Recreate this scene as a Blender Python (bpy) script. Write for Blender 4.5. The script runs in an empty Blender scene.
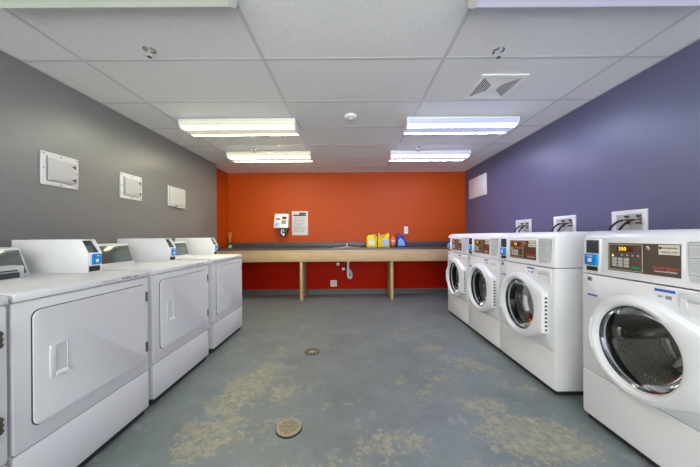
import bpy, bmesh, math
from mathutils import Vector, Matrix
PI = math.pi
scene = bpy.context.scene
COL = scene.collection

# ------------------------------------------------------------------ materials
def new_mat(name):
    m = bpy.data.materials.new(name); m.use_nodes = True
    nt = m.node_tree
    return m, nt, nt.nodes['Principled BSDF']

def N(nt, typ, **kw):
    n = nt.nodes.new(typ)
    for k, v in kw.items():
        if k in n.inputs: n.inputs[k].default_value = v
        else: setattr(n, k, v)
    return n

def srgb(r, g, b):
    f = lambda c: (c/255/12.92) if c/255 <= .04045 else ((c/255+.055)/1.055)**2.4
    return (f(r), f(g), f(b), 1)

def paint(name, col, rough=.5, var=.06, scale=6, bump=.0, bscale=200, metal=0, spec=.5, coat=0):
    """a plain surface with a faint cloudy tone variation and optional fine relief"""
    m, nt, b = new_mat(name)
    tc = N(nt, 'ShaderNodeTexCoord')
    nz = N(nt, 'ShaderNodeTexNoise', Scale=scale, Detail=5.0)
    nt.links.new(tc.outputs['Object'], nz.inputs['Vector'])
    mx = N(nt, 'ShaderNodeMix', data_type='RGBA')
    mx.inputs[6].default_value = tuple(c*(1-var) for c in col[:3])+(1,)
    mx.inputs[7].default_value = tuple(min(1, c*(1+var)) for c in col[:3])+(1,)
    nt.links.new(nz.outputs['Fac'], mx.inputs[0])
    nt.links.new(mx.outputs[2], b.inputs['Base Color'])
    b.inputs['Roughness'].default_value = rough
    b.inputs['Metallic'].default_value = metal
    b.inputs['Specular IOR Level'].default_value = spec
    b.inputs['Coat Weight'].default_value = coat
    if bump:
        n2 = N(nt, 'ShaderNodeTexNoise', Scale=bscale, Detail=3.0)
        nt.links.new(tc.outputs['Object'], n2.inputs['Vector'])
        bp = N(nt, 'ShaderNodeBump', Strength=bump, Distance=.002)
        nt.links.new(n2.outputs['Fac'], bp.inputs['Height'])
        nt.links.new(bp.outputs['Normal'], b.inputs['Normal'])
    return m

M = {}
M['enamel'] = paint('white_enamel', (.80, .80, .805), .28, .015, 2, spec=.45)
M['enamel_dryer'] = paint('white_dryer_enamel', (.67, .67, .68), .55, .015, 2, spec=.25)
M['plastic'] = paint('white_plastic', (.80, .80, .79), .35, .02, 5)
M['plastic_grey'] = paint('pale_grey_plastic', (.55, .56, .56), .4, .02, 5)
M['plastic_mid'] = paint('mid_grey_print', (.40, .41, .42), .5, .02, 5)
M['black'] = paint('black_plastic', (.012, .012, .013), .4, .1, 20)
M['rubber'] = paint('black_rubber', (.018, .018, .018), .6, .1, 20)
M['shadowgap'] = paint('gap_shade_dark_metal', (.02, .02, .02), .7, .1, 10)  # dark metal; also stands in for shade under machines and round dryer doors
M['brown'] = paint('brown_panel_film', (.105, .078, .062), .35, .06, 30)
M['brown2'] = paint('red_brown_panel_film', (.13, .045, .028), .35, .06, 30)
M['blue'] = paint('blue_reader_plastic', (.0, .24, .68), .35, .05, 10)
M['bluelabel'] = paint('blue_print', (.03, .12, .5), .5, .05, 10)
M['darkprint'] = paint('dark_print', (.03, .035, .05), .5, .05, 10)
M['white'] = paint('white_print', (.85, .85, .85), .5, .02, 10)
M['cream'] = paint('cream_sticker', (.78, .72, .58), .5, .03, 30)
M['green'] = paint('green_key', (.0, .3, .12), .4, .05, 10)
M['redprint'] = paint('orange_red_print', (.75, .11, .03), .5, .05, 10)
M['keys'] = paint('grey_keys', (.50, .49, .46), .4, .04, 10)
M['chrome'] = paint('chrome', (.75, .75, .76), .15, .03, 20, metal=1)
M['steel'] = paint('brushed_steel', (.55, .55, .55), .28, .06, 40, metal=1)
M['brass'] = paint('brass', (.28, .17, .07), .4, .08, 30, metal=1)
M['window'] = paint('dark_reader_window', (.05, .055, .065), .5, .05, 10, spec=.2)
M['smoked'] = paint('smoked_console_film', (.075, .095, .09), .12, .08, 12, coat=.3)
M['labelpaper'] = paint('instruction_paper', (.66, .67, .67), .5, .03, 20)
M['paper'] = paint('notice_paper', (.66, .66, .66), .6, .03, 20)
M['print_grey'] = paint('grey_print', (.28, .29, .31), .6, .03, 20)
M['wall_grey'] = paint('grey_wall_paint', (.180, .183, .190), .36, .04, 1.5, bump=.08, bscale=120)
M['wall_purple'] = paint('slate_purple_wall_paint', (.112, .117, .205), .36, .04, 1.5, bump=.08, bscale=120)
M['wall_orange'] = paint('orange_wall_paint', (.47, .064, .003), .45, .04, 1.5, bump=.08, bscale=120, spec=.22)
M['wall_orange_shade'] = paint('shaded_orange_wall_paint', (.46, .012, .001), .5, .04, 1.5, bump=.08, bscale=120, spec=.06)  # orange wall reddened to carry the shade under the counter
M['wall_white'] = paint('white_wall_paint', (.7, .69, .66), .6, .03, 1.5)
M['base_grey'] = paint('grey_cove_vinyl', (.085, .10, .085), .5, .06, 8)
M['tbar'] = paint('white_ceiling_rail', (.55, .55, .55), .45, .02, 5)
M['flap'] = paint('pale_access_panel', (.50, .50, .50), .5, .05, 40)
M['panelframe'] = paint('access_panel_frame', (.66, .66, .66), .5, .08, 30)
M['slate'] = paint('slate_laminate', (.085, .075, .080), .3, .35, 45)
M['yellow'] = paint('yellow_bottle_plastic', (.82, .62, .01), .35, .04, 10)
M['orangeplastic'] = paint('orange_pouch_plastic', (.75, .18, .04), .4, .06, 10)
M['navy'] = paint('blue_bottle_plastic', (.012, .05, .34), .3, .06, 10)
M['paleblue'] = paint('pale_blue_label', (.25, .42, .78), .45, .15, 40)
M['paleyellow'] = paint('pale_yellow_label', (.74, .68, .40), .45, .12, 40)
M['pink'] = paint('pale_pink_cap', (.75, .5, .45), .4, .05, 20)
M['darkred'] = paint('dark_red_cap', (.14, .02, .015), .4, .05, 20)
M['pvc'] = paint('white_pvc', (.72, .72, .70), .35, .03, 20)
M['reed'] = paint('orange_reeds', (.75, .25, .06), .6, .15, 60)
M['bottleglass'] = paint('pale_green_glass', (.42, .50, .38), .12, .05, 10)
M['tan'] = paint('tan_drain_metal', (.34, .28, .17), .5, .25, 90, bump=.4, bscale=260)
M['iron'] = paint('dark_iron', (.07, .065, .05), .5, .3, 60)
M['amber'] = paint('amber_window', (.1, .04, .01), .25, .05, 20)

def make_wood():
    m, nt, b = new_mat('pale_maple_laminate')
    tc = N(nt, 'ShaderNodeTexCoord'); mp = N(nt, 'ShaderNodeMapping')
    mp.inputs['Scale'].default_value = (1.2, 14, 22)
    nz = N(nt, 'ShaderNodeTexNoise', Scale=3.0, Detail=6.0)
    nt.links.new(tc.outputs['Object'], mp.inputs['Vector']); nt.links.new(mp.outputs['Vector'], nz.inputs['Vector'])
    cr = N(nt, 'ShaderNodeValToRGB')
    cr.color_ramp.elements[0].position = .3; cr.color_ramp.elements[0].color = (.45, .31, .155, 1)
    cr.color_ramp.elements[1].position = .7; cr.color_ramp.elements[1].color = (.60, .44, .25, 1)
    nt.links.new(nz.outputs['Fac'], cr.inputs['Fac']); nt.links.new(cr.outputs['Color'], b.inputs['Base Color'])
    b.inputs['Roughness'].default_value = .42
    return m
M['wood'] = make_wood()

def make_tile():
    m, nt, b = new_mat('fissured_ceiling_tile')
    tc = N(nt, 'ShaderNodeTexCoord')
    n1 = N(nt, 'ShaderNodeTexNoise', Scale=260.0, Detail=3.0, Roughness=.8)
    n2 = N(nt, 'ShaderNodeTexNoise', Scale=45.0, Detail=4.0)
    for n in (n1, n2): nt.links.new(tc.outputs['Object'], n.inputs['Vector'])
    mul = N(nt, 'ShaderNodeMath', operation='MULTIPLY'); nt.links.new(n1.outputs['Fac'], mul.inputs[0]); nt.links.new(n2.outputs['Fac'], mul.inputs[1])
    cr = N(nt, 'ShaderNodeValToRGB')
    cr.color_ramp.elements[0].position = .13; cr.color_ramp.elements[0].color = (.66, .66, .66, 1)
    cr.color_ramp.elements[1].position = .24; cr.color_ramp.elements[1].color = (.73, .73, .73, 1)
    nt.links.new(mul.outputs[0], cr.inputs['Fac']); nt.links.new(cr.outputs['Color'], b.inputs['Base Color'])
    bp = N(nt, 'ShaderNodeBump', Strength=.5, Distance=.003)
    nt.links.new(mul.outputs[0], bp.inputs['Height']); nt.links.new(bp.outputs['Normal'], b.inputs['Normal'])
    b.inputs['Roughness'].default_value = .85
    return m
M['tile'] = make_tile()

def make_floor():
    """grey-blue painted concrete; the paint is worn through to tan in patches"""
    m, nt, b = new_mat('worn_painted_concrete')
    L = nt.links
    tc = N(nt, 'ShaderNodeTexCoord'); P = tc.outputs['Object']
    def blob(x, y, rx, ry, ang, w):
        mp = N(nt, 'ShaderNodeMapping', vector_type='TEXTURE')
        mp.inputs['Location'].default_value = (x, y, 0)
        mp.inputs['Rotation'].default_value = (0, 0, math.radians(ang))
        mp.inputs['Scale'].default_value = (rx, ry, 1)
        L.new(P, mp.inputs['Vector'])
        ln = N(nt, 'ShaderNodeVectorMath', operation='LENGTH'); L.new(mp.outputs['Vector'], ln.inputs[0])
        mr = N(nt, 'ShaderNodeMapRange', interpolation_type='SMOOTHSTEP'); L.new(ln.outputs['Value'], mr.inputs[0])
        mr.inputs[1].default_value = .25; mr.inputs[2].default_value = 1.25
        mr.inputs[3].default_value = w; mr.inputs[4].default_value = 0
        return mr.outputs[0]
    def mx(a, c):
        n = N(nt, 'ShaderNodeMath', operation='MAXIMUM'); L.new(a, n.inputs[0]); L.new(c, n.inputs[1]); return n.outputs[0]
    blobs = [(-.76, 1.95, .24, .50, -14, 1.0), (-.78, 1.50, .32, .26, 0, .95), (-.48, 1.95, .30, .32, 0, .66), (-.45, 1.52, .28, .22, 0, .58), (-.68, 2.30, .2, .2, 0, .8),
             (1.00, 1.48, .46, .28, -12, .98), (.84, 1.72, .26, .18, 0, .82), (.98, 2.30, .45, .22, -35, .74), (.75, 2.65, .25, .25, 0, .62),
             (.22, 1.44, .38, .20, 5, .76), (-.70, 2.60, .2, .25, 0, .66), (.55, 2.05, .4, .4, 0, .60), (.0, 1.7, .4, .4, 0, .45),
             (.60, 3.1, .4, .5, 0, .56), (1.20, 1.95, .3, .15, -30, .66), (.75, 1.2, .6, .22, 0, .72), (-.6, 3.1, .3, .5, 0, .42), (-.1, 1.25, .8, .15, 0, .62)]
    acc = None
    for q in blobs:
        o = blob(*q); acc = o if acc is None else mx(acc, o)
    nz = N(nt, 'ShaderNodeTexNoise', Scale=7.0, Detail=12.0, Roughness=.84); L.new(P, nz.inputs['Vector'])
    sm = N(nt, 'ShaderNodeMath', operation='MULTIPLY_ADD'); L.new(nz.outputs['Fac'], sm.inputs[0]); sm.inputs[1].default_value = 3.6; sm.inputs[2].default_value = -1.80
    ad = N(nt, 'ShaderNodeMath', operation='ADD'); L.new(acc, ad.inputs[0]); L.new(sm.outputs[0], ad.inputs[1])
    wear = N(nt, 'ShaderNodeMapRange', interpolation_type='SMOOTHSTEP'); L.new(ad.outputs[0], wear.inputs[0])
    wear.inputs[1].default_value = .60; wear.inputs[2].default_value = .74
    # fine flecks break the worn patches up
    nf = N(nt, 'ShaderNodeTexNoise', Scale=24.0, Detail=10.0, Roughness=.85); L.new(P, nf.inputs['Vector'])
    fl = N(nt, 'ShaderNodeMapRange'); L.new(nf.outputs['Fac'], fl.inputs[0]); fl.inputs[1].default_value = .44; fl.inputs[2].default_value = .50
    fl.inputs[3].default_value = .22
    wm = N(nt, 'ShaderNodeMath', operation='MULTIPLY'); L.new(wear.outputs[0], wm.inputs[0]); L.new(fl.outputs[0], wm.inputs[1])
    # paint tone
    np_ = N(nt, 'ShaderNodeTexNoise', Scale=3.0, Detail=7.0, Roughness=.6); L.new(P, np_.inputs['Vector'])
    cp = N(nt, 'ShaderNodeValToRGB'); L.new(np_.outputs['Fac'], cp.inputs['Fac'])
    cp.color_ramp.elements[0].position = .3; cp.color_ramp.elements[0].color = (.126, .152, .152, 1)
    cp.color_ramp.elements[1].position = .72; cp.color_ramp.elements[1].color = (.180, .210, .210, 1)
    ct = N(nt, 'ShaderNodeValToRGB'); L.new(nf.outputs['Fac'], ct.inputs['Fac'])
    ct.color_ramp.elements[0].position = .35; ct.color_ramp.elements[0].color = (.15, .147, .105, 1)
    ct.color_ramp.elements[1].position = .7; ct.color_ramp.elements[1].color = (.42, .40, .295, 1)
    mix = N(nt, 'ShaderNodeMix', data_type='RGBA'); L.new(wm.outputs[0], mix.inputs[0]); L.new(cp.outputs['Color'], mix.inputs[6]); L.new(ct.outputs['Color'], mix.inputs[7])
    # pale scuffs
    ns = N(nt, 'ShaderNodeTexNoise', Scale=5.0, Detail=10.0, Roughness=.78, Distortion=.6); L.new(P, ns.inputs['Vector'])
    sc = N(nt, 'ShaderNodeMapRange'); L.new(ns.outputs['Fac'], sc.inputs[0]); sc.inputs[1].default_value = .57; sc.inputs[2].default_value = .68; sc.inputs[4].default_value = .6
    mix2 = N(nt, 'ShaderNodeMix', data_type='RGBA'); L.new(sc.outputs[0], mix2.inputs[0]); L.new(mix.outputs[2], mix2.inputs[6]); mix2.inputs[7].default_value = (.33, .36, .37, 1)
    nd = N(nt, 'ShaderNodeTexNoise', Scale=4.2, Detail=9.0, Roughness=.7, Distortion=.4)
    md = N(nt, 'ShaderNodeMapping'); md.inputs['Location'].default_value = (7.3, 2.1, 0); L.new(P, md.inputs['Vector']); L.new(md.outputs['Vector'], nd.inputs['Vector'])
    sd = N(nt, 'ShaderNodeMapRange'); L.new(nd.outputs['Fac'], sd.inputs[0]); sd.inputs[1].default_value = .58; sd.inputs[2].default_value = .72; sd.inputs[4].default_value = .5
    mix3 = N(nt, 'ShaderNodeMix', data_type='RGBA'); L.new(sd.outputs[0], mix3.inputs[0]); L.new(mix2.outputs[2], mix3.inputs[6]); mix3.inputs[7].default_value = (.075, .085, .08, 1)
    L.new(mix3.outputs[2], b.inputs['Base Color'])
    ro = N(nt, 'ShaderNodeMapRange'); L.new(wm.outputs[0], ro.inputs[0]); ro.inputs[3].default_value = .46; ro.inputs[4].default_value = .7
    L.new(ro.outputs[0], b.inputs['Roughness'])
    bp = N(nt, 'ShaderNodeBump', Strength=.25, Distance=.002); L.new(nf.outputs['Fac'], bp.inputs['Height']); L.new(bp.outputs['Normal'], b.inputs['Normal'])
    return m
M['floor'] = make_floor()

def make_drum():
    m, nt, b = new_mat('perforated_drum_steel')
    tc = N(nt, 'ShaderNodeTexCoord')
    vo = N(nt, 'ShaderNodeTexVoronoi', Scale=110.0); nt.links.new(tc.outputs['Object'], vo.inputs['Vector'])
    cr = N(nt, 'ShaderNodeValToRGB'); nt.links.new(vo.outputs['Distance'], cr.inputs['Fac'])
    cr.color_ramp.elements[0].position = .2; cr.color_ramp.elements[0].color = (.02, .02, .02, 1)
    cr.color_ramp.elements[1].position = .3; cr.color_ramp.elements[1].color = (.62, .60, .55, 1)
    nt.links.new(cr.outputs['Color'], b.inputs['Base Color'])
    b.inputs['Metallic'].default_value = .85; b.inputs['Roughness'].default_value = .33
    return m
M['drum'] = make_drum()
M['drumsteel'] = paint('polished_drum_steel', (.66, .64, .58), .22, .05, 30, metal=1)
M['darkchrome'] = paint('dark_chrome', (.22, .23, .26), .12, .05, 30, metal=1)

def make_glass():
    m, nt, b = new_mat('tinted_door_glass')
    nt.nodes.remove(b)
    out = nt.nodes['Material Output']
    tr = N(nt, 'ShaderNodeBsdfTransparent'); tr.inputs['Color'].default_value = (.72, .74, .76, 1)
    gl = N(nt, 'ShaderNodeBsdfGlossy', Roughness=.04)
    fr = N(nt, 'ShaderNodeFresnel', IOR=1.25)
    mx = N(nt, 'ShaderNodeMixShader')
    nt.links.new(fr.outputs[0], mx.inputs[0]); nt.links.new(tr.outputs[0], mx.inputs[1]); nt.links.new(gl.outputs[0], mx.inputs[2])
    nt.links.new(mx.outputs[0], out.inputs['Surface'])
    return m
M['glass'] = make_glass()

def make_lens(name, col, strength, low):
    """ribbed acrylic lamp lens, brighter along the two tubes behind it"""
    m, nt, b = new_mat(name)
    tc = N(nt, 'ShaderNodeTexCoord'); sp = N(nt, 'ShaderNodeSeparateXYZ'); nt.links.new(tc.outputs['Object'], sp.inputs[0])
    ab = N(nt, 'ShaderNodeMath', operation='ABSOLUTE'); nt.links.new(sp.outputs['Y'], ab.inputs[0])
    sb = N(nt, 'ShaderNodeMath', operation='SUBTRACT'); nt.links.new(ab.outputs[0], sb.inputs[0]); sb.inputs[1].default_value = .098
    a2 = N(nt, 'ShaderNodeMath', operation='ABSOLUTE'); nt.links.new(sb.outputs[0], a2.inputs[0])
    mr = N(nt, 'ShaderNodeMapRange', interpolation_type='SMOOTHSTEP'); nt.links.new(a2.outputs[0], mr.inputs[0])
    mr.inputs[1].default_value = .012; mr.inputs[2].default_value = .032; mr.inputs[3].default_value = strength; mr.inputs[4].default_value = low
    b.inputs['Base Color'].default_value = (.42*col[0], .42*col[1], .42*col[2], 1)
    b.inputs['Emission Color'].default_value = col
    nt.links.new(mr.outputs[0], b.inputs['Emission Strength'])
    b.inputs['Roughness'].default_value = .3
    return m

def emit(name, col, s):
    m, nt, b = new_mat(name)
    b.inputs['Base Color'].default_value = col; b.inputs['Emission Color'].default_value = col; b.inputs['Emission Strength'].default_value = s
    return m
M['digits'] = emit('yellow_display_digits', (1, .66, .05, 1), .7)

# ------------------------------------------------------------------ mesh builder
class MB:
    def __init__(s): s.bm = bmesh.new(); s.mi = 0
    def _faces(s, faces):
        for f in faces: f.material_index = s.mi
    def box(s, x0, x1, y0, y1, z0, z1, bev=0, seg=2, mat=None):
        vs = [s.bm.verts.new((x, y, z)) for x in (x0, x1) for y in (y0, y1) for z in (z0, z1)]
        idx = [(0, 1, 3, 2), (4, 6, 7, 5), (0, 4, 5, 1), (2, 3, 7, 6), (0, 2, 6, 4), (1, 5, 7, 3)]
        fs = [s.bm.faces.new([vs[i] for i in q]) for q in idx]
        if mat is not None: bmesh.ops.transform(s.bm, matrix=mat, verts=vs)
        if bev:
            es = list({e for f in fs for e in f.edges})
            r = bmesh.ops.bevel(s.bm, geom=es, offset=bev, segments=seg, profile=.5, affect='EDGES')
            fs = [f for f in s.bm.faces if f.is_valid and (f in r['faces'] or f in fs)]
        s._faces(fs); return s
    def prism(s, pts, a0, a1, axis, bev=0):
        """polygon pts extruded from a0 to a1 along axis; pts are the two other coordinates in xyz order"""
        def co(p, a):
            return {'x': (a, p[0], p[1]), 'y': (p[0], a, p[1]), 'z': (p[0], p[1], a)}[axis]
        A = [s.bm.verts.new(co(p, a0)) for p in pts]; B = [s.bm.verts.new(co(p, a1)) for p in pts]
        fs = [s.bm.faces.new(A), s.bm.faces.new(B[::-1])]
        n = len(pts)
        for i in range(n): fs.append(s.bm.faces.new([A[i], B[i], B[(i+1) % n], A[(i+1) % n]]))
        if bev:
            es = list({e for f in fs[:2] for e in f.edges})
            r = bmesh.ops.bevel(s.bm, geom=es, offset=bev, segments=2, profile=.5, affect='EDGES')
            fs = [f for f in s.bm.faces if f.is_valid and (f in r['faces'] or f in fs)]
        s._faces(fs); return s
    def loft(s, rings, close0=False, close1=False):
        R = [[s.bm.verts.new(p) for p in r] for r in rings]
        n = len(R[0]); fs = []
        for a, b in zip(R, R[1:]):
            for i in range(n): fs.append(s.bm.faces.new([a[i], a[(i+1) % n], b[(i+1) % n], b[i]]))
        if close0: fs.append(s.bm.faces.new(R[0][::-1]))
        if close1: fs.append(s.bm.faces.new(R[-1]))
        s._faces(fs); return s
    def lathe(s, prof, c=(0, 0, 0), axis='z', seg=32, c0=True, c1=True):
        rings = []
        for r, h in prof:
            r = max(r, 1e-4); ring = []
            for i in range(seg):
                a = 2*PI*i/seg; u, v = r*math.cos(a), r*math.sin(a)
                p = {'z': (u, v, h), 'y': (u, h, v), 'x': (h, u, v)}[axis]
                ring.append((p[0]+c[0], p[1]+c[1], p[2]+c[2]))
            rings.append(ring)
        return s.loft(rings, c0, c1)
    def tube(s, pts, r, seg=10, smooth=4):
        P = [Vector(p) for p in pts]
        if smooth and len(P) > 2:
            Q = []
            ext = [2*P[0]-P[1]]+P+[2*P[-1]-P[-2]]
            for i in range(1, len(ext)-2):
                a, b, c, d = ext[i-1:i+3]
                for k in range(smooth):
                    t = k/smooth
                    Q.append(.5*((2*b)+(c-a)*t+(2*a-5*b+4*c-d)*t*t+(3*b-a-3*c+d)*t**3))
            Q.append(P[-1]); P = Q
        rings = []; up = None
        for i, p in enumerate(P):
            t = (P[min(i+1, len(P)-1)]-P[max(i-1, 0)]).normalized()
            if up is None: up = Vector((0, 0, 1)) if abs(t.z) < .9 else Vector((1, 0, 0))
            x = up.cross(t).normalized(); y = t.cross(x).normalized(); up = y
            rr = r[i*len(r)//len(P)] if isinstance(r, (list, tuple)) else r
            rings.append([p+(x*math.cos(2*PI*k/seg)+y*math.sin(2*PI*k/seg))*rr for k in range(seg)])
        return s.loft(rings, True, True)
    def text(s, body, size, mat, align='CENTER'):
        cu = bpy.data.curves.new('text', 'FONT'); cu.body = body; cu.size = size; cu.align_x = align; cu.align_y = 'CENTER'; cu.extrude = .0004; cu.resolution_u = 2
        o = bpy.data.objects.new('text', cu); COL.objects.link(o)
        dg = bpy.context.evaluated_depsgraph_get(); me = bpy.data.meshes.new_from_object(o.evaluated_get(dg))
        me.transform(mat)
        n0 = len(s.bm.faces); s.bm.from_mesh(me); s.bm.faces.ensure_lookup_table()
        for f in s.bm.faces[n0:]: f.material_index = s.mi
        bpy.data.objects.remove(o); bpy.data.curves.remove(cu); bpy.data.meshes.remove(me)
        return s
    def build(s, name, mats, parent=None, ang=35):
        bmesh.ops.recalc_face_normals(s.bm, faces=s.bm.faces)
        me = bpy.data.meshes.new(name); s.bm.to_mesh(me); s.bm.free()
        for m in (mats if isinstance(mats, (list, tuple)) else [mats]): me.materials.append(m)
        me.polygons.foreach_set('use_smooth', [True]*len(me.polygons))
        me.set_sharp_from_angle(angle=math.radians(ang))
        o = bpy.data.objects.new(name, me); COL.objects.link(o)
        if parent: o.parent = parent
        return o

def tag(o, label, cat, group=None):
    o['label'] = label; o['category'] = cat
    if group: o['group'] = group
    return o
def thing(name, label, cat, loc, rz=0, group=None):
    o = bpy.data.objects.new(name, None); COL.objects.link(o); o.empty_display_size = .1
    o.location = loc; o.rotation_euler = (0, 0, rz)
    return tag(o, label, cat, group)
def struct(o):
    o['kind'] = 'structure'; return o
def dup(root, loc, rz, label, skip=()):
    r = root.copy(); COL.objects.link(r); r.location = loc; r.rotation_euler = (0, 0, rz); r['label'] = label
    for ch in root.children:
        if ch.name.split('.')[0] in skip: continue
        c = ch.copy(); COL.objects.link(c); c.parent = r
        for g in ch.children:
            d = g.copy(); COL.objects.link(d); d.parent = c
    return r
def rrect(x0, x1, z0, z1, r, n=5):
    pts = []
    for cx, cz, a0 in ((x1-r, z1-r, 0), (x0+r, z1-r, 90), (x0+r, z0+r, 180), (x1-r, z0+r, 270)):
        for k in range(n+1):
            a = math.radians(a0+90*k/n); pts.append((cx+r*math.cos(a), cz+r*math.sin(a)))
    return pts
# front-facing lettering: text plane XY -> local XZ, facing -y
def face(x, y, z, rx=0):
    return Matrix.Translation((x, y, z)) @ Matrix.Rotation(PI/2+rx, 4, 'X')

# ------------------------------------------------------------------ room
XL, XLO, XR, YB, YF, ZC = -2.24, -2.335, 2.172, 5.12, -1.7, 2.31
YO = 4.51
struct(MB().box(XLO-.1, XR+.1, YF-.1, YB+.1, -.1, 0).build('floor', M['floor']))
struct(MB().box(XLO-.1, XR+.1, YF-.1, YB+.1, ZC, ZC+.1).build('ceiling', M['tile']))
struct(MB().box(XL-.175, XL, YF-.1, YO, 0, ZC).build('wall_left', M['wall_grey']))
struct(MB().box(XLO-.1, XLO, YO, YB+.1, 0, ZC).build('wall_left_recess', M['wall_orange']))
struct(MB().box(XR, XR+.1, YF-.1, YB+.1, 0, ZC).build('wall_right', M['wall_purple']))
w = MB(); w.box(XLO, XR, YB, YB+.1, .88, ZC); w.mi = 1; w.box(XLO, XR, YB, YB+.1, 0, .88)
struct(w.build('wall_back', [M['wall_orange'], M['wall_orange_shade']]))
# front wall behind the camera: piers, a low sill wall and a head around a wide unseen window, added for fill light
WX0, WX1, WZ0, WZ1 = -2.0, 2.0, .25, 2.2
w = MB(); w.box(XL, WX0, YF-.1, YF, 0, ZC); w.box(WX1, XR, YF-.1, YF, 0, ZC); w.box(WX0, WX1, YF-.1, YF, 0, WZ0); w.box(WX0, WX1, YF-.1, YF, WZ1, ZC)
struct(w.build('wall_front', M['wall_white']))
w = MB()
for x in (WX0, -.69, .65, WX1-.04): w.box(x, x+.04, YF-.08, YF-.02, WZ0, WZ1, .003)
for z in (WZ0, WZ1-.04): w.box(WX0, WX1, YF-.079, YF-.021, z, z+.04, .003)
struct(w.build('fill_window_1', M['plastic']))
b = MB(); b.prism([(YB-.014, 0), (YB-.010, .012), (YB-.006, .03), (YB-.006, .092), (YB-.003, .096), (YB, .096), (YB, 0)], XLO, XR, 'x')
struct(b.build('baseboard_back', M['base_grey']))
# ceiling grid rails
g = MB()
xs = [-1.815, -.587, .645, 1.872]; ys = [1.842+.58*k for k in range(-5, 6)]
for x in xs: g.box(x-.012, x+.012, YF, YB, ZC-.0025, ZC+.002)
for y in ys: g.box(XL, XR, y-.012, y+.012, ZC-.002, ZC+.002)
g.box(XL, XL+.018, YF, YO, ZC-.003, ZC+.002); g.box(XR-.018, XR, YF, YB, ZC-.003, ZC+.002)
g.box(XLO, XR, YB-.018, YB, ZC-.003, ZC+.002); g.box(XLO, XLO+.018, YO, YB, ZC-.003, ZC+.002)
struct(g.build('trim_1', M['tbar']))

# ------------------------------------------------------------------ ceiling lights
def ceiling_light(x0, x1, y0, y1, lens, label):
    cx, cy = (x0+x1)/2, (y0+y1)/2
    t = thing('ceiling_light', label, 'ceiling light', (cx, cy, ZC-.006), 0, 'surface fluorescent ceiling lights')
    hx, hy = (x1-x0)/2, (y1-y0)/2
    MB().box(-hx, hx, -hy, hy, -.022, .0, .004).build('housing', M['plastic'], t)
    l = MB(); l.prism([(-hy+.006, -.022), (-hy+.010, -.050), (-hy+.035, -.078), (-.03, -.086), (.03, -.086), (hy-.035, -.078), (hy-.010, -.050), (hy-.006, -.022)], -hx+.02, hx-.02, 'x')
    l.build('lens', lens, t)
    for s in (-1, 1):
        e = MB(); xa, xb = sorted((s*hx, s*(hx-.02)))
        e.prism([(-hy, -.022), (-hy+.004, -.053), (-hy+.031, -.082), (-.03, -.090), (.03, -.090), (hy-.031, -.082), (hy-.004, -.053), (hy, -.022)], xa, xb, 'x', .003)
        e.build('end_cap', M['plastic'], t)
    return t
lg = make_lens('lens_greenish_white', (.90, 1.0, .84, 1), .20, .15)
lw = make_lens('lens_soft_white', (1.0, 1.0, .78, 1), 32.0, .28)
ly = make_lens('lens_warm_white', (1.0, .91, .64, 1), 36.0, .34)
lb0 = make_lens('lens_pale_blue', (.78, .80, 1.0, 1), .26, .20)
lb = make_lens('lens_cool_white', (.62, .70, 1.0, 1), 34.0, .34)
lv = make_lens('lens_violet_white', (.74, .72, 1.0, 1), 34.0, .34)
lrg = make_lens('lens_fill_greenish', (.98, 1.0, .80, 1), 4.0, 3.0)
lrb = make_lens('lens_fill_blue', (.58, .64, 1.0, 1), 5.0, 4.0)
ceiling_light(-1.75, -.56, 1.055, 1.355, lg, 'greenish white ceiling light on the grey wall side, nearest the camera')
ceiling_light(-1.75, -.56, 2.74, 3.04, lw, 'soft white ceiling light above the dryers, middle of its row')
ceiling_light(-1.75, -.56, 3.80, 4.10, ly, 'warm yellowish ceiling light of the dryer row, nearest the orange wall')
ceiling_light(.60, 1.79, 1.07, 1.37, lb0, 'bluish ceiling light on the purple wall side, nearest the camera')
ceiling_light(.575, 1.72, 2.73, 3.03, lb, 'bluish white ceiling light above the washers, beyond the air vent')
ceiling_light(.565, 1.70, 3.80, 4.10, lv, 'violet tinted ceiling light of the washer row, nearest the orange wall')
ceiling_light(-1.75, -.56, -.9, -.6, lrg, 'added unseen greenish fill light above and behind the camera on the dryer side')  # lamp added out of view to brighten the room
ceiling_light(.60, 1.79, -.9, -.6, lrb, 'added unseen bluish fill light above and behind the camera on the washer side')  # second added lamp, also out of view for fill

# ------------------------------------------------------------------ ceiling fittings
def sprinkler(x, y, label):
    t = thing('fire_sprinkler', label, 'sprinkler', (x, y, ZC), 0, 'ceiling sprinklers')
    MB().lathe([(.038, 0), (.038, -.004), (.030, -.010), (.016, -.012)], seg=28).build('flange', M['chrome'], t)
    MB().lathe([(.009, -.010), (.009, -.022), (.005, -.024), (.005, -.032)], seg=14).build('nozzle', M['steel'], t)
    f = MB()
    for s in (-1, 1): f.tube([(s*.007, 0, -.020), (s*.013, 0, -.032), (s*.004, 0, -.046)], .004, 6)
    f.build('yoke', M['steel'], t)
    MB().lathe([(.014, -.046), (.014, -.049), (.004, -.050)], seg=16).build('deflector', M['iron'], t)
sprinkler(-1.29, 1.74, 'chrome sprinkler head on the ceiling near the greenish light')
sprinkler(.975, 1.77, 'chrome sprinkler head on the ceiling beside the air vent')
sprinkler(-1.33, 3.72, 'small sprinkler head just in front of the warm yellowish light')
sprinkler(.94, 3.72, 'small sprinkler head just in front of the violet tinted light')
t = thing('smoke_detector', 'small round white smoke detector in the middle of the ceiling', 'smoke detector', (.005, 2.72, ZC))
MB().lathe([(.062, 0), (.062, -.008), (.055, -.022), (.042, -.026)], seg=32).build('housing', M['plastic'], t)
d = MB()
for k in range(8):
    a = k*PI/4; d.box(.030, .040, -.008, .008, -.031, -.024, mat=Matrix.Rotation(a, 4, 'Z'))
d.build('vent_slots', M['plastic_grey'], t)
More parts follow.
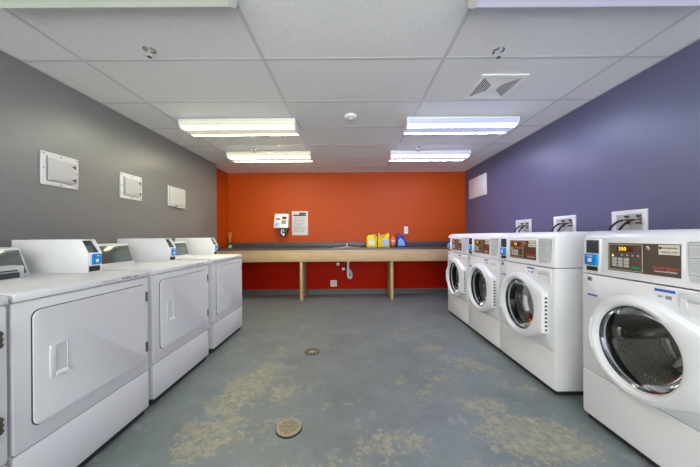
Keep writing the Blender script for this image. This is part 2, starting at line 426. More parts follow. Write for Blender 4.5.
MB().lathe([(.024, -.024), (.024, -.034), (.015, -.040), (.0, -.041)], seg=20).build('sensor_cap', M['plastic'], t)

t = thing('air_vent', 'square white louvred air vent in the ceiling near the purple wall', 'air vent', (1.172, 2.205, ZC))
f = MB(); R, r = .178, .143
for a in range(4):
    f.prism([(-R, -R), (R, -R), (r, -r), (-r, -r)], -.012, -.001, 'z')
    f.bm.verts.ensure_lookup_table(); bmesh.ops.rotate(f.bm, verts=f.bm.verts[-8:], cent=(0, 0, 0), matrix=Matrix.Rotation(a*PI/2, 3, 'Z'))
f.build('frame', M['plastic'], t)
MB().box(-r, r, -r, r, -.003, -.001).build('backing', M['shadowgap'], t)
MB().box(-.035, .035, -.035, .035, -.011, -.006, .002).build('centre_plate', M['plastic'], t)
for a in range(4):
    sl = MB(); rot = Matrix.Rotation(a*PI/2, 4, 'Z')
    n = 6
    for k in range(n):
        q = .038+k*(r-.04)/n
        wdt = .0095 if a % 2 == 0 else .0055
        pts = [(-q+.001, q), (q-.001, q), (q+wdt-.001, q+wdt), (-q-wdt+.001, q+wdt)]
        i0 = len(sl.bm.verts); sl.prism(pts, -.011, -.007, 'z')
    bmesh.ops.transform(sl.bm, matrix=rot, verts=sl.bm.verts)
    sl.build('louvre', M['plastic'], t)

# ------------------------------------------------------------------ front loading washers (local: x to the right of its front, y into it)
W, DZ0, SEAM, HOOD, LOW = .672, .032, .868, .872, .297
def hull_r(th, R=.25, tx=.285, th_h=.14):
    """distance from the door centre to the outline of circle + hinge tab"""
    pts = [(R*math.cos(a), R*math.sin(a)) for a in [2*PI*k/180 for k in range(180)]]+[(tx, th_h), (tx, -th_h), (tx, 0)]
    best = 0; n = (math.cos(th), math.sin(th))
    # support-line based hull radius
    rmin = 9
    for k in range(180):
        ph = 2*PI*k/180; d = (math.cos(ph), math.sin(ph)); dt = d[0]*n[0]+d[1]*n[1]
        if dt > .05:
            sup = max(R, d[0]*tx+abs(d[1])*th_h)
            rmin = min(rmin, sup/dt)
    return rmin
ANG = [2*PI*k/96 for k in range(96)]
def ring_hull(off, y, cz):
    return [((hull_r(a)-off)*math.cos(a), y, cz+(hull_r(a)-off)*math.sin(a)) for a in ANG]
def ring_circ(r, y, cz):
    return [(r*math.cos(a), y, cz+r*math.sin(a)) for a in ANG]
def ring_rect(x0, x1, z0, z1, y, cz):
    out = []
    for a in ANG:
        c, s = math.cos(a), math.sin(a); k = 9
        if c > 1e-6: k = min(k, x1/c)
        if c < -1e-6: k = min(k, x0/c)
        if s > 1e-6: k = min(k, (z1-cz)/s)
        if s < -1e-6: k = min(k, (z0-cz)/s)
        out.append((k*c, y, cz+k*s))
    # snap nearest samples to the corners
    for cx, cc in ((x0, z0), (x0, z1), (x1, z0), (x1, z1)):
        i = min(range(len(out)), key=lambda j: (out[j][0]-cx)**2+(out[j][2]-cc)**2); out[i] = (cx, y, cc)
    return out
CZ = .55
def make_washer(label, loc, panel_mat):
    t = thing('washing_machine', label, 'washing machine', loc, -PI/2, 'front loading washers along the purple wall')
    h = W/2; D = .70
    # cabinet: side, back and floor shell, with pressed vertical creases on the sides
    c = MB()
    c.box(-h, -h+.012, .010, D, DZ0, SEAM, .003); c.box(h-.012, h, .010, D, DZ0, SEAM, .003)
    c.box(-h+.012, h-.012, D-.012, D, DZ0, SEAM); c.box(-h+.012, h-.012, .012, D-.012, DZ0, DZ0+.012)
    for s in (-1, 1):
        for y in (.26, .44):
            xa, xb = sorted((s*(h-.001), s*(h+.0018))); c.box(xa, xb, y, y+.012, .06, SEAM-.02, .0012)
    c.build('cabinet', M['enamel'], t)
    f = MB()
    f.loft([ring_rect(-h+.001, h-.001, LOW+.002, SEAM-.003, .012, CZ), ring_rect(-h+.001, h-.001, LOW+.002, SEAM-.003, .002, CZ),
            ring_rect(-h+.004, h-.004, LOW+.005, SEAM-.006, 0, CZ), ring_circ(.216, 0, CZ), ring_circ(.212, .012, CZ)])
    f.build('front_panel', M['enamel'], t)
    p = MB(); p.prism(rrect(-h+.001, h-.001, DZ0+.005, LOW-.002, .012, 3), 0, .012, 'y', .002)
    p.build('lower_panel', M['enamel'], t)
    MB().box(-h+.012, h-.012, .020, D-.04, 0, DZ0+.004).build('shade_plinth', M['shadowgap'], t)  # black base set forward so it paints the shadow gap below the washer
    # control hood with rounded top front edge
    k = MB()
    k.prism([(0, HOOD), (.010, 1.070), (.014, 1.084), (.024, 1.098), (.045, 1.112), (.075, 1.120), (D-.01, 1.120), (D, 1.110), (D, HOOD)], -h, h, 'x', .006)
    k.build('control_hood', M['enamel'], t)
    fy = lambda z: .010*(z-HOOD)/.198          # front face of the hood at height z
    # card reader
    cr = MB(); cr.box(-.312, -.218, fy(.98)-.006, .02, .884, 1.072, .003); cr = cr.build('card_reader', M['plastic'], t)
    MB().box(-.300, -.224, -.006, .01, .992, 1.066, .001).build('window', M['window'], cr)
    MB().box(-.303, -.227, -.016, .004, .922, .984, .004).build('reader_pad', M['blue'], cr)
    s_ = MB(); s_.box(-.279, -.255, -.0175, -.015, .940, .962, .0006); s_.box(-.283, -.247, -.0172, -.0155, .972, .976)
    s_.build('card_symbol', M['white'], cr)
    MB().box(-.300, -.232, -.006, .01, .890, .914, .001).build('card_slot', M['black'], cr)
    # control panel
    q = MB(); tilt = math.atan2(.010, .198)
    q.box(-.178, .165, fy(.97)-.0035, fy(.97)+.004, .900, 1.062, .002)
    q.box(-.172, .158, fy(.97)-.0050, fy(.97)-.003, .907, 1.055, .0)
    cp = MB()
    fr = M['enamel']
    o = MB(); o.box(-.180, .166, fy(.98)-.004, .012, .898, 1.064, .003); panel = o.build('control_panel', M['plastic'], t)
    yp = fy(.98)-.0055
    MB().box(-.171, .156, yp, yp+.003, .908, 1.054).build('panel_film', panel_mat, panel)
    u = MB(); e = .0018
    for xa, xb, za, zb in ((-.166, .004, 1.046, 1.046+e), (-.166, .004, .914, .914+e), (-.166, -.166+e, .914, 1.046), (.004-e, .004, .914, 1.046)):
        u.box(xa, xb, yp-.0008, yp, za, zb)
    u.build('panel_border', M['cream'], panel)
    MB().box(-.122, -.040, yp-.001, yp, 1.010, 1.036).build('display_window', M['amber'], panel)
    MB().text('350', .027, face(-.092, yp-.0014, 1.023)).build('display_digits', M['digits'], panel)
    u = MB()
    for i in range(3):
        for j in range(3): u.box(-.146+i*.031, -.146+i*.031+.024, yp-.003, yp, .930+j*.0165, .930+j*.0165+.0145, .001)
    for i in range(4): u.box(-.098+i*.026, -.090+i*.026, yp-.0008, yp, .988, .996)
    u.build('keypad', M['keys'], panel)
    MB().box(-.046, -.012, yp-.003, yp, .926, .938, .001).build('start_key', M['green'], panel)
    MB().prism([(-.150, .983), (-.136, .983), (-.143, .996)], yp-.001, yp, 'y').build('warning_mark', M['digits'], panel)
    u = MB(); u.lathe([(.011, yp-.006), (.009, yp-.007), (.0, yp-.007)], (.032, 0, 1.030), 'y', 16); u.lathe([(.011, yp-.006), (.011, yp)], (.032, 0, 1.030), 'y', 16)
    u.build('lock', M['chrome'], panel)
    MB().box(.073, .152, yp-.0012, yp, 1.006, 1.050).build('sticker', M['cream'], panel)
    u = MB(); u.text('coinamatic', .0145, face(.117, yp-.0016, 1.037)); u.text('1-800-561-1972', .0105, face(.112, yp-.0016, 1.017))
    ro, ri = .0062, .004
    u.prism([(.080+ro*math.cos(a), 1.036+ro*math.sin(a)) for a in [2*PI*k/12 for k in range(12)]], yp-.0016, yp-.001, 'y')
    u.build('sticker_lettering', M['darkprint'], panel)
    MB().text('Speed Queen', .0185, face(.099, yp-.0008, .945)).build('lettering', M['redprint'], panel)
    MB().text('Commercial Washer', .0105, face(.100, yp-.0008, .929)).build('small_lettering', M['white'], panel)
    # instruction label
    il = MB(); il.box(.180, .305, fy(.98)-.003, fy(.98)+.006, .886, 1.066, .0005); il = il.build('instruction_label', M['print_grey'], t)
    MB().box(.183, .302, fy(.98)-.004, fy(.98)-.002, .889, 1.063).build('label_sheet', M['labelpaper'], il)
    u = MB(); yl = fy(.98)-.0045
    z = 1.050
    for blk, n in ((0, 4), (1, 6), (2, 3)):
        u.box(.188, .25, yl, yl+.001, z, z+.004); z -= .011
        for k in range(n): u.box(.188, .296-(k*37 % 5)*.008, yl, yl+.001, z, z+.002); z -= .0085
        z -= .009
    u.build('label_text', M['plastic_mid'], il)
    # small marks on the cabinet front
    u = MB(); u.box(-.296, -.268, -.004, .001, .828, .852, .002); u = u.build('lock_badge', M['print_grey'], t)
    MB().box(-.290, -.276, -.0045, -.003, .834, .846).build('badge_core', M['black'], u)
    u = MB(); u.box(-.300, -.236, -.0008, .001, .742, .752); u.build('blue_mark', M['bluelabel'], t)
    u = MB(); u.box(.055, .135, -.0008, .001, .838, .850); u.mi = 1
    u.box(.068, .086, -.0008, .001, .812, .820); u.box(.098, .122, -.0008, .001, .808, .824)
    u.build('energy_label', [M['bluelabel'], M['print_grey']], t)
    # detergent drawer
    dd = MB()
    x0, x1, z0, z1 = .155, .312, .755, .852
    # front with a pocket grip
    px0, px1, pz0, pz1 = .178, .290, .776, .822
    dd.box(x0, x1, -.006, .001, pz1, z1, .002); dd.box(x0, x1, -.006, .001, z0, pz0, .002)
    dd.box(x0, px0, -.006, .001, pz0, pz1); dd.box(px1, x1, -.006, .001, pz0, pz1)
    dd.prism([(-.006, pz0-.001), (-.006, pz0+.001), (-.0003, pz1-.004), (-.0003, pz0)], px0, px1, 'x')
    dd.build('detergent_drawer', M['enamel'], t)
    MB().box(px0, px1, -.004, -.001, pz1-.010, pz1).build('drawer_pull_recess', M['plastic_grey'], t)
    # door
    dr = MB()
    dr.loft([ring_hull(.004, -.001, CZ), ring_hull(0, -.006, CZ), ring_hull(0, -.036, CZ), ring_hull(.005, -.047, CZ), ring_hull(.016, -.052, CZ),
             ring_circ(.222, -.058, CZ), ring_circ(.209, -.056, CZ), ring_circ(.200, -.048, CZ), ring_circ(.194, -.020, CZ), ring_circ(.196, .006, CZ), ring_circ(.21, .008, CZ), ring_circ(.214, -.001, CZ)])
    dr = dr.build('door', M['enamel'], t, 25)
    gl = MB(); gl.lathe([(.1945, -.022), (.188, -.012), (.178, .020), (.160, .048), (.12, .060), (.06, .063), (.0, .064)], (0, 0, CZ), 'y', 64, False, True)
    gl.build('door_glass', M['glass'], dr, 60)
    u = MB(); u.lathe([(.1955, -.030), (.1885, -.026), (.187, -.012), (.1935, -.006)], (0, 0, CZ), 'y', 64, False, False)
    u.build('glass_bezel', M['darkchrome'], dr)
    # grip along the left of the ring
    u = MB(); rings = []
    for k in range(13):
        a = math.radians(158+44*k/12)
        w_ = .020 if 0 < k < 12 else .012
        rings.append([((.226+ox*w_)*math.cos(a), -.055+oy, CZ+(.226+ox*w_)*math.sin(a)) for ox, oy in ((-.5, .004), (-.35, -.007), (.35, -.007), (.5, .004))])
    u.loft(rings, True, True); u.build('handle', M['plastic'], dr)
    u = MB()
    for k in range(9): u.box(.2845, .2865, -.030, -.012, CZ-.125+k*.0278, CZ-.125+k*.0278+.014, .0005)
    u.build('hinge', M['iron'], dr)
    # gasket and drum
    MB().lathe([(.214, .006), (.200, .020), (.206, .040), (.224, .060), (.232, .080)], (0, 0, CZ), 'y', 48, False, False).build('door_gasket', M['rubber'], t)
    du = MB(); du.lathe([(.232, .080), (.246, .090), (.250, .12), (.250, .36), (.246, .372)], (0, 0, CZ), 'y', 48, False, False)
    du = du.build('drum', M['drum'], t, 40)
    for k in range(3):
        a = 2*PI*k/3+.5; rot = Matrix.Translation((0, 0, CZ)) @ Matrix.Rotation(a, 4, 'Y')
        li = MB(); li.box(-.032, .032, .11, .36, .188, .249, .016, mat=rot); li.build('lifter', M['drumsteel'], du)
    bk = MB(); bk.lathe([(.248, .366), (.236, .372), (.218, .372), (.206, .350), (.186, .346), (.172, .368), (.136, .370), (.122, .344), (.094, .338), (.078, .320), (.034, .310), (0, .308)], (0, 0, CZ), 'y', 64, False, False)
    for k in range(3):
        rot = Matrix.Translation((0, 0, CZ)) @ Matrix.Rotation(2*PI*k/3-.3, 4, 'Y')
        bk.box(-.022, .022, .325, .372, .07, .232, .012, mat=rot)
    bk.build('drum_back', M['drumsteel'], du, 50)
    return t
w0 = make_washer('white front loading washer nearest the camera, with a gap beside it', (1.405, 1.306, 0), M['brown'])
for y, lb_, x in ((2.172, 'white front loading washer next beyond the gap, its bare side panel showing', 1.380), (2.852, 'white front loading washer second from the orange wall, hemmed in on both sides', 1.380),
                  (3.528, 'white front loading washer nearest the orange wall and counter', 1.380)):
    o = dup(w0, (x, y, 0), -PI/2, lb_)
    for c in o.children:
        for gch in c.children:
            if gch.name.startswith('panel_film'):
                gch.data = gch.data.copy(); gch.data.materials[0] = M['brown2']

# ------------------------------------------------------------------ dryers
def make_dryer(label, loc):
    t = thing('clothes_dryer', label, 'clothes dryer', loc, PI/2, 'dryers along the grey wall')
    h, D = .34, .74
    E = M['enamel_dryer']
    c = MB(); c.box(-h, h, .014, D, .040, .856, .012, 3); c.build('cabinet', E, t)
    MB().box(-h+.012, h-.012, .022, D-.04, 0, .042).build('shade_plinth', M['shadowgap'], t)  # black base near the front, drawing the shadow line under the dryer
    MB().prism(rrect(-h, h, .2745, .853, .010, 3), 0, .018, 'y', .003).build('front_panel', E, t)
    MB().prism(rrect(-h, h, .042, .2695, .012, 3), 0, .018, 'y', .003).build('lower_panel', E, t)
    sg = MB(); sg.box(-h+.006, h-.006, .004, .016, .2685, .2755); sg.build('seam_shade', M['print_grey'], t)  # dark strip painting the shade inside the panel gap
    sg = MB(); sg.box(-h+.006, h-.006, .004, .016, .8525, .858); sg.build('top_seam_shade', M['print_grey'], t)  # same dark strip for the shaded gap below the top
    tp = MB(); tp.prism([(-.008, .860), (-.009, .878), (-.004, .887), (.008, .891), (.03, .892), (D, .896), (D, .857), (-.004, .857)], -h, h, 'x', .004)
    tp.build('top', E, t)
    u = MB(); u.prism(rrect(.02, .105, .868, .880, .0055, 4), -.0098, -.008, 'y'); u.build('badge', M['plastic_grey'], t)
    u = MB(); u.text('SPEED QUEEN', .0095, face(.165, -.0098, .8735)); u.text('DRYER', .009, face(.232, -.0098, .8735)); u.build('lettering', M['darkprint'], t)
    # door
    dx0, dx1, dz0, dz1 = -.279, .310, .345, .810
    d = MB(); d.prism(rrect(dx0, dx1, dz0, dz1, .03, 6), -.009, -.002, 'y', .0015); d = d.build('door', E, t)
    MB().prism(rrect(dx0-.003, dx1+.003, dz0-.003, dz1+.003, .032, 6), -.0025, .0, 'y').build('door_gap_shade', M['shadowgap'], d)  # dark sheet standing in for the gap shadow round the door
    hx0, hx1, hz0, hz1 = -.226, -.153, .514, .650
    hd = MB()
    hd.box(hx0, hx0+.026, -.015, -.008, hz0, hz1, .003); hd.box(hx1-.005, hx1, -.015, -.008, hz0, hz1, .002)
    hd.box(hx0+.02, hx1-.003, -.015, -.008, hz1-.007, hz1, .002)
    hd.prism([(-.008, hz0), (-.022, hz0+.001), (-.024, hz0+.007), (-.015, hz0+.016), (-.008, hz0+.018)], hx0+.02, hx1, 'x', .002)
    hd = hd.build('handle', E, d)
    fs_ = MB(); fs_.prism([(hx0+.025, -.0088), (hx0+.027, -.0094), (hx1-.006, -.0135), (hx1-.004, -.0088)], hz0+.012, hz1-.006, 'z'); fs_.build('finger_scoop', M['plastic_grey'], hd)
    for z in (.425, .735):
        hg = MB(); hg.box(.304, .319, -.012, .002, z-.030, z+.030, .002)
        for k in (-1, 0, 1): hg.box(.306, .321, -.013, .0, z+k*.02-.004, z+k*.02+.004, .001)
        hg.build('hinge', M['iron'], t)
    # sloping rear console
    cs = MB(); cs.prism([(.490, .892), (.495, .900), (.545, 1.046), (.555, 1.052), (.700, 1.052), (.712, 1.040), (.712, .892)], -.330, .130, 'x', .004)
    cs = cs.build('console', E, t)
    pf = MB(); a = math.atan2(.050, .146)
    mt = Matrix.Translation((0, .520, .973)) @ Matrix.Rotation(-a, 4, 'X')
    pf.box(-.320, .118, -.0045, .002, -.066, .066, .001, mat=mt); pf.build('console_film', M['smoked'], cs)
    # card meter box at the far end of the deck
    mb = MB(); y0 = .285; xa, xb = .243, .336
    prof = [(y0, .893), (y0, 1.010), (y0+.042, 1.088), (y0+.050, 1.091), (.735, 1.091), (.735, .893)]
    mb.prism(prof, xa, xa+.009, 'x', .0015); mb.prism(prof, xb-.009, xb, 'x', .0015)
    xi, xj = xa+.008, xb-.008
    mb.prism([(y0+.055, .893), (y0+.055, 1.005), (y0+.075, 1.004), (y0+.090, 1.0905), (.73, 1.0905), (.73, .893)], xi, xj, 'x')
    mb.box(xi, xj, y0+.008, y0+.06, .893, .9)
    mb.box(xi, xj, y0+.037, y0+.09, 1.083, 1.0908, .002)
    mb = mb.build('card_meter', M['enamel'], t)
    wn = MB(); wn.prism([(y0+.010, 1.008), (y0+.074, 1.008), (y0+.086, 1.083), (y0+.062, 1.083)], xi+.001, xj-.001, 'x'); wn.build('window', M['window'], mb)
    MB().box(xi+.001, xj-.001, y0-.005, y0+.056, .930, 1.010, .003).build('reader_frame', M['plastic'], mb)
    MB().box(xi+.012, xj-.004, y0-.012, y0, .938, 1.002, .004).build('reader_pad', M['blue'], mb)
    sy = MB(); sy.box(xi+.032, xi+.050, y0-.0135, y0-.011, .953, .972, .0006); sy.box(xi+.040, xi+.058, y0-.0132, y0-.011, .988, .992); sy.build('card_symbol', M['white'], mb)
    MB().box(xi+.001, xj-.001, y0+.005, y0+.056, .898, .930).build('card_slot', M['black'], mb)
    return t
ydr = [.655, 1.355, 2.095, 2.885]; xdr = [-1.27, -1.275, -1.29, -1.305]
d1 = make_dryer('white clothes dryer second from the camera, a slotted box on its console', (xdr[1], ydr[1], 0))
sbx = MB(); sbx.box(-.25, .061, .440, .520, .8935, .960, .004); sbx = sbx.build('slot_box', M['plastic_grey'], d1)
u = MB(); u.box(-.245, .040, .437, .445, .898, .926, .001); u.build('slot_box_face', M['window'], sbx)
u = MB(); u.box(-.245, .032, .4375, .445, .932, .938); u.build('slot', M['black'], sbx)
for i, lb_ in ((0, 'white clothes dryer nearest the camera, only the end of its door in view'), (2, 'white clothes dryer third from the camera, between the second and the last one'),
               (3, 'white clothes dryer nearest the orange wall and counter')):
    dup(d1, (xdr[i], ydr[i], 0), PI/2, lb_, skip=('slot_box',))

# ------------------------------------------------------------------ access panels on the grey wall
def access_panel(y0, y1, z0, z1, label, framed=True, slack=False):
    t = thing('access_panel', label, 'access panel', (XL, (y0+y1)/2, z0), PI/2, 'access panels above the dryers')
    h, H = (y1-y0)/2, z1-z0
    if framed:
        f = MB(); f.prism(rrect(-h, h, 0, H, .008, 3), -.012, 0, 'y', .003); f.build('frame', M['panelframe'], t)
        u = MB(); u.box(-h+.03, -h+.042, -.013, -.011, .035, H-.03); u.box(-h+.035, h-.05, -.013, -.011, .028, .036); u.build('gap', M['print_grey'], t)
        u = MB(); u.box(-h+.042, h-.03, -.026, -.010, .040, H-.045, .003); u.build('flap', M['flap'], t)
        for z in (.055, H-.085):
            u = MB(); u.prism([(h-.070, z+.012), (h-.048, z+.016), (h-.036, z+.03), (h-.040, z+.012), (h-.034, z-.006), (h-.05, z+.004)], -.031, -.025, 'y'); u.build('latch', M['iron'], t)
        for sx, sz in ((-h+.015, H-.018), (0, H-.018), (h-.015, H-.018), (h-.013, H/2), (h-.013, .02), (0, .014), (-h+.013, H/2)):
            MB().lathe([(.006, -.012), (.006, -.0145), (.003, -.0155)], (sx, 0, sz), 'y', 10).build('screw', M['print_grey'], t)
    else:
        u = MB(); u.box(-h, h, -.010, 0, 0, H, .002); u.build('frame', M['panelframe'], t)
        u = MB(); u.box(-h+.008, h-.008, -.026, -.008, .020, H-.006, .003); u.build('flap', M['flap'], t)
        u = MB(); u.prism([(-.008, .020), (-.030, .012), (-.032, -.012), (-.026, -.014), (-.006, .006)], -.03, h-.02, 'x'); u.build('lip', M['plastic_grey'], t)
    return t
access_panel(1.945, 2.212, 1.492, 1.738, 'square access panel on the grey wall nearest the camera, screws around it')
access_panel(2.616, 2.885, 1.488, 1.738, 'framed access panel on the grey wall, second from the camera')
access_panel(3.304, 3.627, 1.490, 1.735, 'plain unframed access panel on the grey wall nearest the orange wall', False)

# purple wall: panel near the orange wall
t = thing('wall_cover_panel', 'white rectangular cover panel high on the purple wall near the corner', 'cover panel', (XR, 4.61, 1.75), -PI/2)
f = MB(); f.box(-.305, .305, -.022, 0, 0, .345, .004); f.build('frame', M['plastic'], t)
MB().box(-.28, .27, -.026, -.02, .02, .32, .003).build('door_panel', M['plastic'], t)

# water supply boxes on the purple wall
def supply_box(y0, y1, z1, label):
    h = (y1-y0)/2
    t = thing('water_supply_box', label, 'supply box', (XR, (y0+y1)/2, 1.01), -PI/2, 'washer water supply boxes')
    H = z1-1.01; b_ = .035
    f = MB()
    f.box(-h, h, -.014, 0, H-.034, H, .003); f.box(-h, h, -.014, 0, 0, .034, .003)
    f.box(-h, -h+b_, -.014, 0, .030, H-.03, .003); f.box(h-b_, h, -.014, 0, .030, H-.03, .003)
    f.build('frame', M['plastic'], t)
    MB().box(-h+b_-.004, h-b_+.004, -.003, 0, .03, H-.03).build('backing', M['plastic_grey'], t)
    for x in (0.0, h-b_-.012):
        v = MB(); v.tube([(x, -.002, H-.075), (x, -.024, H-.075)], .010, 10); v.tube([(x-.004, -.018, H-.075), (x-.022, -.022, H-.076)], .007, 10)
        v = v.build('valve', M['brass'], t)
        k = MB(); k.lathe([(.008, .0), (.016, .006), (.016, .014), (.006, .018)], (x, -.024, H-.060), 'z', 12); k.lathe([(.018, -.034), (.018, -.026), (.012, -.020)], (x, -.024, H-.075), 'z', 12)
        k.build('valve_knob', M['black'], v)
        hs = MB(); hs.tube([(x-.030, -.024, H-.077), (x-.065, -.032, H-.088), (x-.100, -.045, H-.125), (x-.125, -.060, H-.185), (x-.13, -.065, .02)], .008, 10)
        hs.build('hose', M['rubber'], t)
    return t
supply_box(1.970, 2.236, 1.286, 'white water supply box with black hoses, nearest the camera')
supply_box(2.600, 2.876, 1.289, 'white water supply box with black hoses, middle of the three')
supply_box(3.243, 3.537, 1.289, 'white water supply box with black hoses, nearest the orange wall')

# ------------------------------------------------------------------ counter on the back wall
ZT = .893
t = thing('counter', 'long wooden counter with dark slate top along the orange wall', 'counter', (0, YB, 0))
SX0, SX1, SY0, SY1 = -.30, .14, -.44, -.12          # sink cut-out
top = MB()
xa, xb = XLO+.002, XR-.002
top.box(xa, SX0, -.552, -.002, ZT-.026, ZT); top.box(SX1, xb, -.552, -.002, ZT-.026, ZT)
top.box(SX0, SX1, -.552, SY0, ZT-.026, ZT); top.box(SX0, SX1, SY1, -.002, ZT-.026, ZT)
top.build('worktop', M['slate'], t)
bs = MB().box(xa, xb, YB-.020, YB-.001, ZT, ZT+.098, .003).build('trim_2', M['slate']); struct(bs)
MB().box(xa, xb, -.545, -.525, .668, ZT-.026, .002).build('apron', M['wood'], t)
MB().box(-.875, -.830, -.535, -.016, 0, .70, .002).build('support_panel', M['wood'], t)
MB().box(.675, .720, -.495, -.016, 0, .70, .002).build('support_panel', M['wood'], t)

t = thing('sink', 'small steel sink set in the slate counter top', 'sink', (-.08, YB-.28, ZT))
s_ = MB()
def rr3(x0, x1, y0, y1, r, z): return [(p[0], p[1], z) for p in rrect(x0, x1, y0, y1, r, 5)]
s_.loft([rr3(-.235, .235, -.175, .175, .03, .0), rr3(-.232, .232, -.172, .172, .03, .006), rr3(-.205, .205, -.145, .145, .03, .006), rr3(-.195, .195, -.135, .135, .04, -.01),
         rr3(-.18, .18, -.12, .12, .05, -.15), rr3(-.05, .05, -.05, .05, .04, -.165)], False, True)
s_.build('basin', M['steel'], t)
MB().lathe([(.025, -.166), (.025, -.162), (.015, -.160)], seg=20).build('strainer', M['chrome'], t)
t = thing('faucet', 'chrome faucet with short spout behind the sink', 'faucet', (-.075, YB-.09, ZT))
f = MB(); f.box(-.075, .075, -.022, .022, 0, .014, .006, 3); f.build('base', M['steel'], t)
MB().tube([(0, 0, .010), (0, 0, .075), (0, -.03, .100), (0, -.09, .085), (0, -.105, .060)], .011, 12).build('spout', M['chrome'], t)
for s in (-1, 1): MB().lathe([(.014, .012), (.012, .03), (.018, .034), (.018, .048), (.004, .052)], (s*.055, 0, 0), 'z', 14).build('tap_handle', M['iron'], t)
MB().lathe([(.007, .098), (.006, .125), (.010, .13), (.004, .14)], (0, 0, 0), 'z', 12).build('lift_rod', M['iron'], t)
t = thing('drain_pipe', 'white sink trap and drain pipe hanging under the counter', 'drain pipe', (-.055, YB-.27, .34))
MB().tube([(0, 0, .388), (0, 0, .20), (0, 0, .09)], .023, 14, 0).build('tailpiece', M['pvc'], t)
MB().tube([(0, 0, .10), (0, .0, .04), (.02, .02, .005), (.045, .05, .005), (.055, .07, .04), (.05, .10, .10), (.02, .16, .13), (-.02, .262, .135)], .021, 14).build('trap', M['pvc'], t)
MB().lathe([(.028, .085), (.028, .115), (.024, .118)], (0, 0, 0), 'z', 16).build('coupling_nut', M['pvc'], t)
def valve(x, z, label):
    t = thing('shutoff_valve', label, 'shutoff valve', (x, YB, z), 0)
    MB().lathe([(.030, 0), (.028, -.006), (.010, -.009)], (0, 0, 0), 'y', 18).build('escutcheon', M['steel'], t)
    MB().tube([(0, -.006, 0), (0, -.05, 0)], .010, 10).build('body', M['chrome'], t)
    MB().lathe([(.018, -.05), (.020, -.056), (.018, -.064), (.005, -.066)], (0, 0, 0), 'y', 14).build('knob', M['keys'], t)
    dx_ = -.06-x
    MB().tube([(0, -.035, .006), (.01, -.04, .05), (dx_*.5, -.09, .20 if z < .52 else .16), (dx_*.8, -.10, ZT-.03-z)], .006, 8).build('supply_tube', M['iron'], t)
valve(-.255, .565, 'chrome shutoff valve under the counter, upper of the pair')
valve(-.150, .470, 'chrome shutoff valve under the counter, close beside the drain trap')

def outlet(x, z, w, h_, label, n=2):
    t = thing('wall_outlet', label, 'wall outlet', (x, YB, z))
    MB().prism(rrect(-w/2, w/2, -h_/2, h_/2, .006, 3), -.008, 0, 'y', .002).build('cover_plate', M['plastic'], t)
    for k in range(n):
        zz = (k-(n-1)/2)*.04
        for xx in ((0,) if w < .09 else (-.024, .024)):
            o = MB(); o.prism(rrect(xx-.016, xx+.016, zz-.014, zz+.014, .006, 3), -.0095, -.007, 'y'); o = o.build('socket', M['plastic_grey'], t)
            q = MB()
            for s in (-1, 1): q.box(xx+s*.007-.0015, xx+s*.007+.0015, -.0105, -.009, zz-.005, zz+.006)
            q.build('contact_slot', M['black'], o)
outlet(1.045, 1.205, .074, .135, 'white outlet on the orange wall above the blue bottle')
outlet(-.335, .205, .118, .118, 'white double outlet low on the back wall under the counter')

# card value station and notice
t = thing('card_station', 'white sloping card value station on a black bracket on the orange wall', 'card station', (-1.285, YB, 1.262))
st = MB(); st.prism([(.003, 0), (-.17, -.005), (-.175, .012), (-.085, .262), (.003, .262)], -.135, .125, 'x', .006); st.build('housing', M['plastic'], t)
def slope(x0, x1, s0, s1, d0=-.002, d1=.003):
    a = math.atan2(.090, .250); b_ = MB()
    mt = Matrix.Translation((0, -.175, .012)) @ Matrix.Rotation(-a, 4, 'X')
    b_.box(x0, x1, -d1, -d0, s0, s1, .001, mat=mt); return b_
slope(-.100, -.02, .145, .172).build('red_label', M['darkred'], t)
slope(-.110, -.035, .03, .085).build('blue_label', M['paleblue'], t)
slope(.012, .095, .155, .205).build('display', M['window'], t)
slope(.005, .100, .060, .135).build('keypad', M['print_grey'], t)
sb = MB(); sb.prism([(-.075, 0), (.115, 0), (.085, -.10), (.055, -.155), (-.02, -.155), (-.045, -.10)], -.13, -.002, 'y', .006); sb = sb.build('bracket', M['black'], t)
q = MB(); q.box(-.006, .008, -.1325, -.129, -.115, -.035); q.box(-.006, .05, -.1325, -.129, -.045, -.033); q.box(.036, .05, -.1325, -.129, -.075, -.033); q.box(.02, .055, -.1325, -.129, -.145, -.105)
q.build('bracket_symbol', M['white'], sb)
MB().box(.070, .098, -.04, -.002, .262, .345, .004).build('antenna', M['darkred'], t)

t = thing('wall_notice', 'white printed notice with dark heading on the orange wall', 'notice', (-.965, YB, 1.122))
MB().box(-.150, .150, -.006, 0, 0, .455, .001).build('sheet', M['paper'], t)
q = MB(); q.box(-.015, .115, -.008, -.005, .395, .425); q.box(-.125, .115, -.008, -.005, .363, .392); q.build('heading', M['darkprint'], t)
q = MB()
for k in range(11): q.box(-.115, .115-(k*29 % 7)*.012, -.008, -.005, .325-k*.026, .333-k*.026)
q.build('printed_lines', M['print_grey'], t)

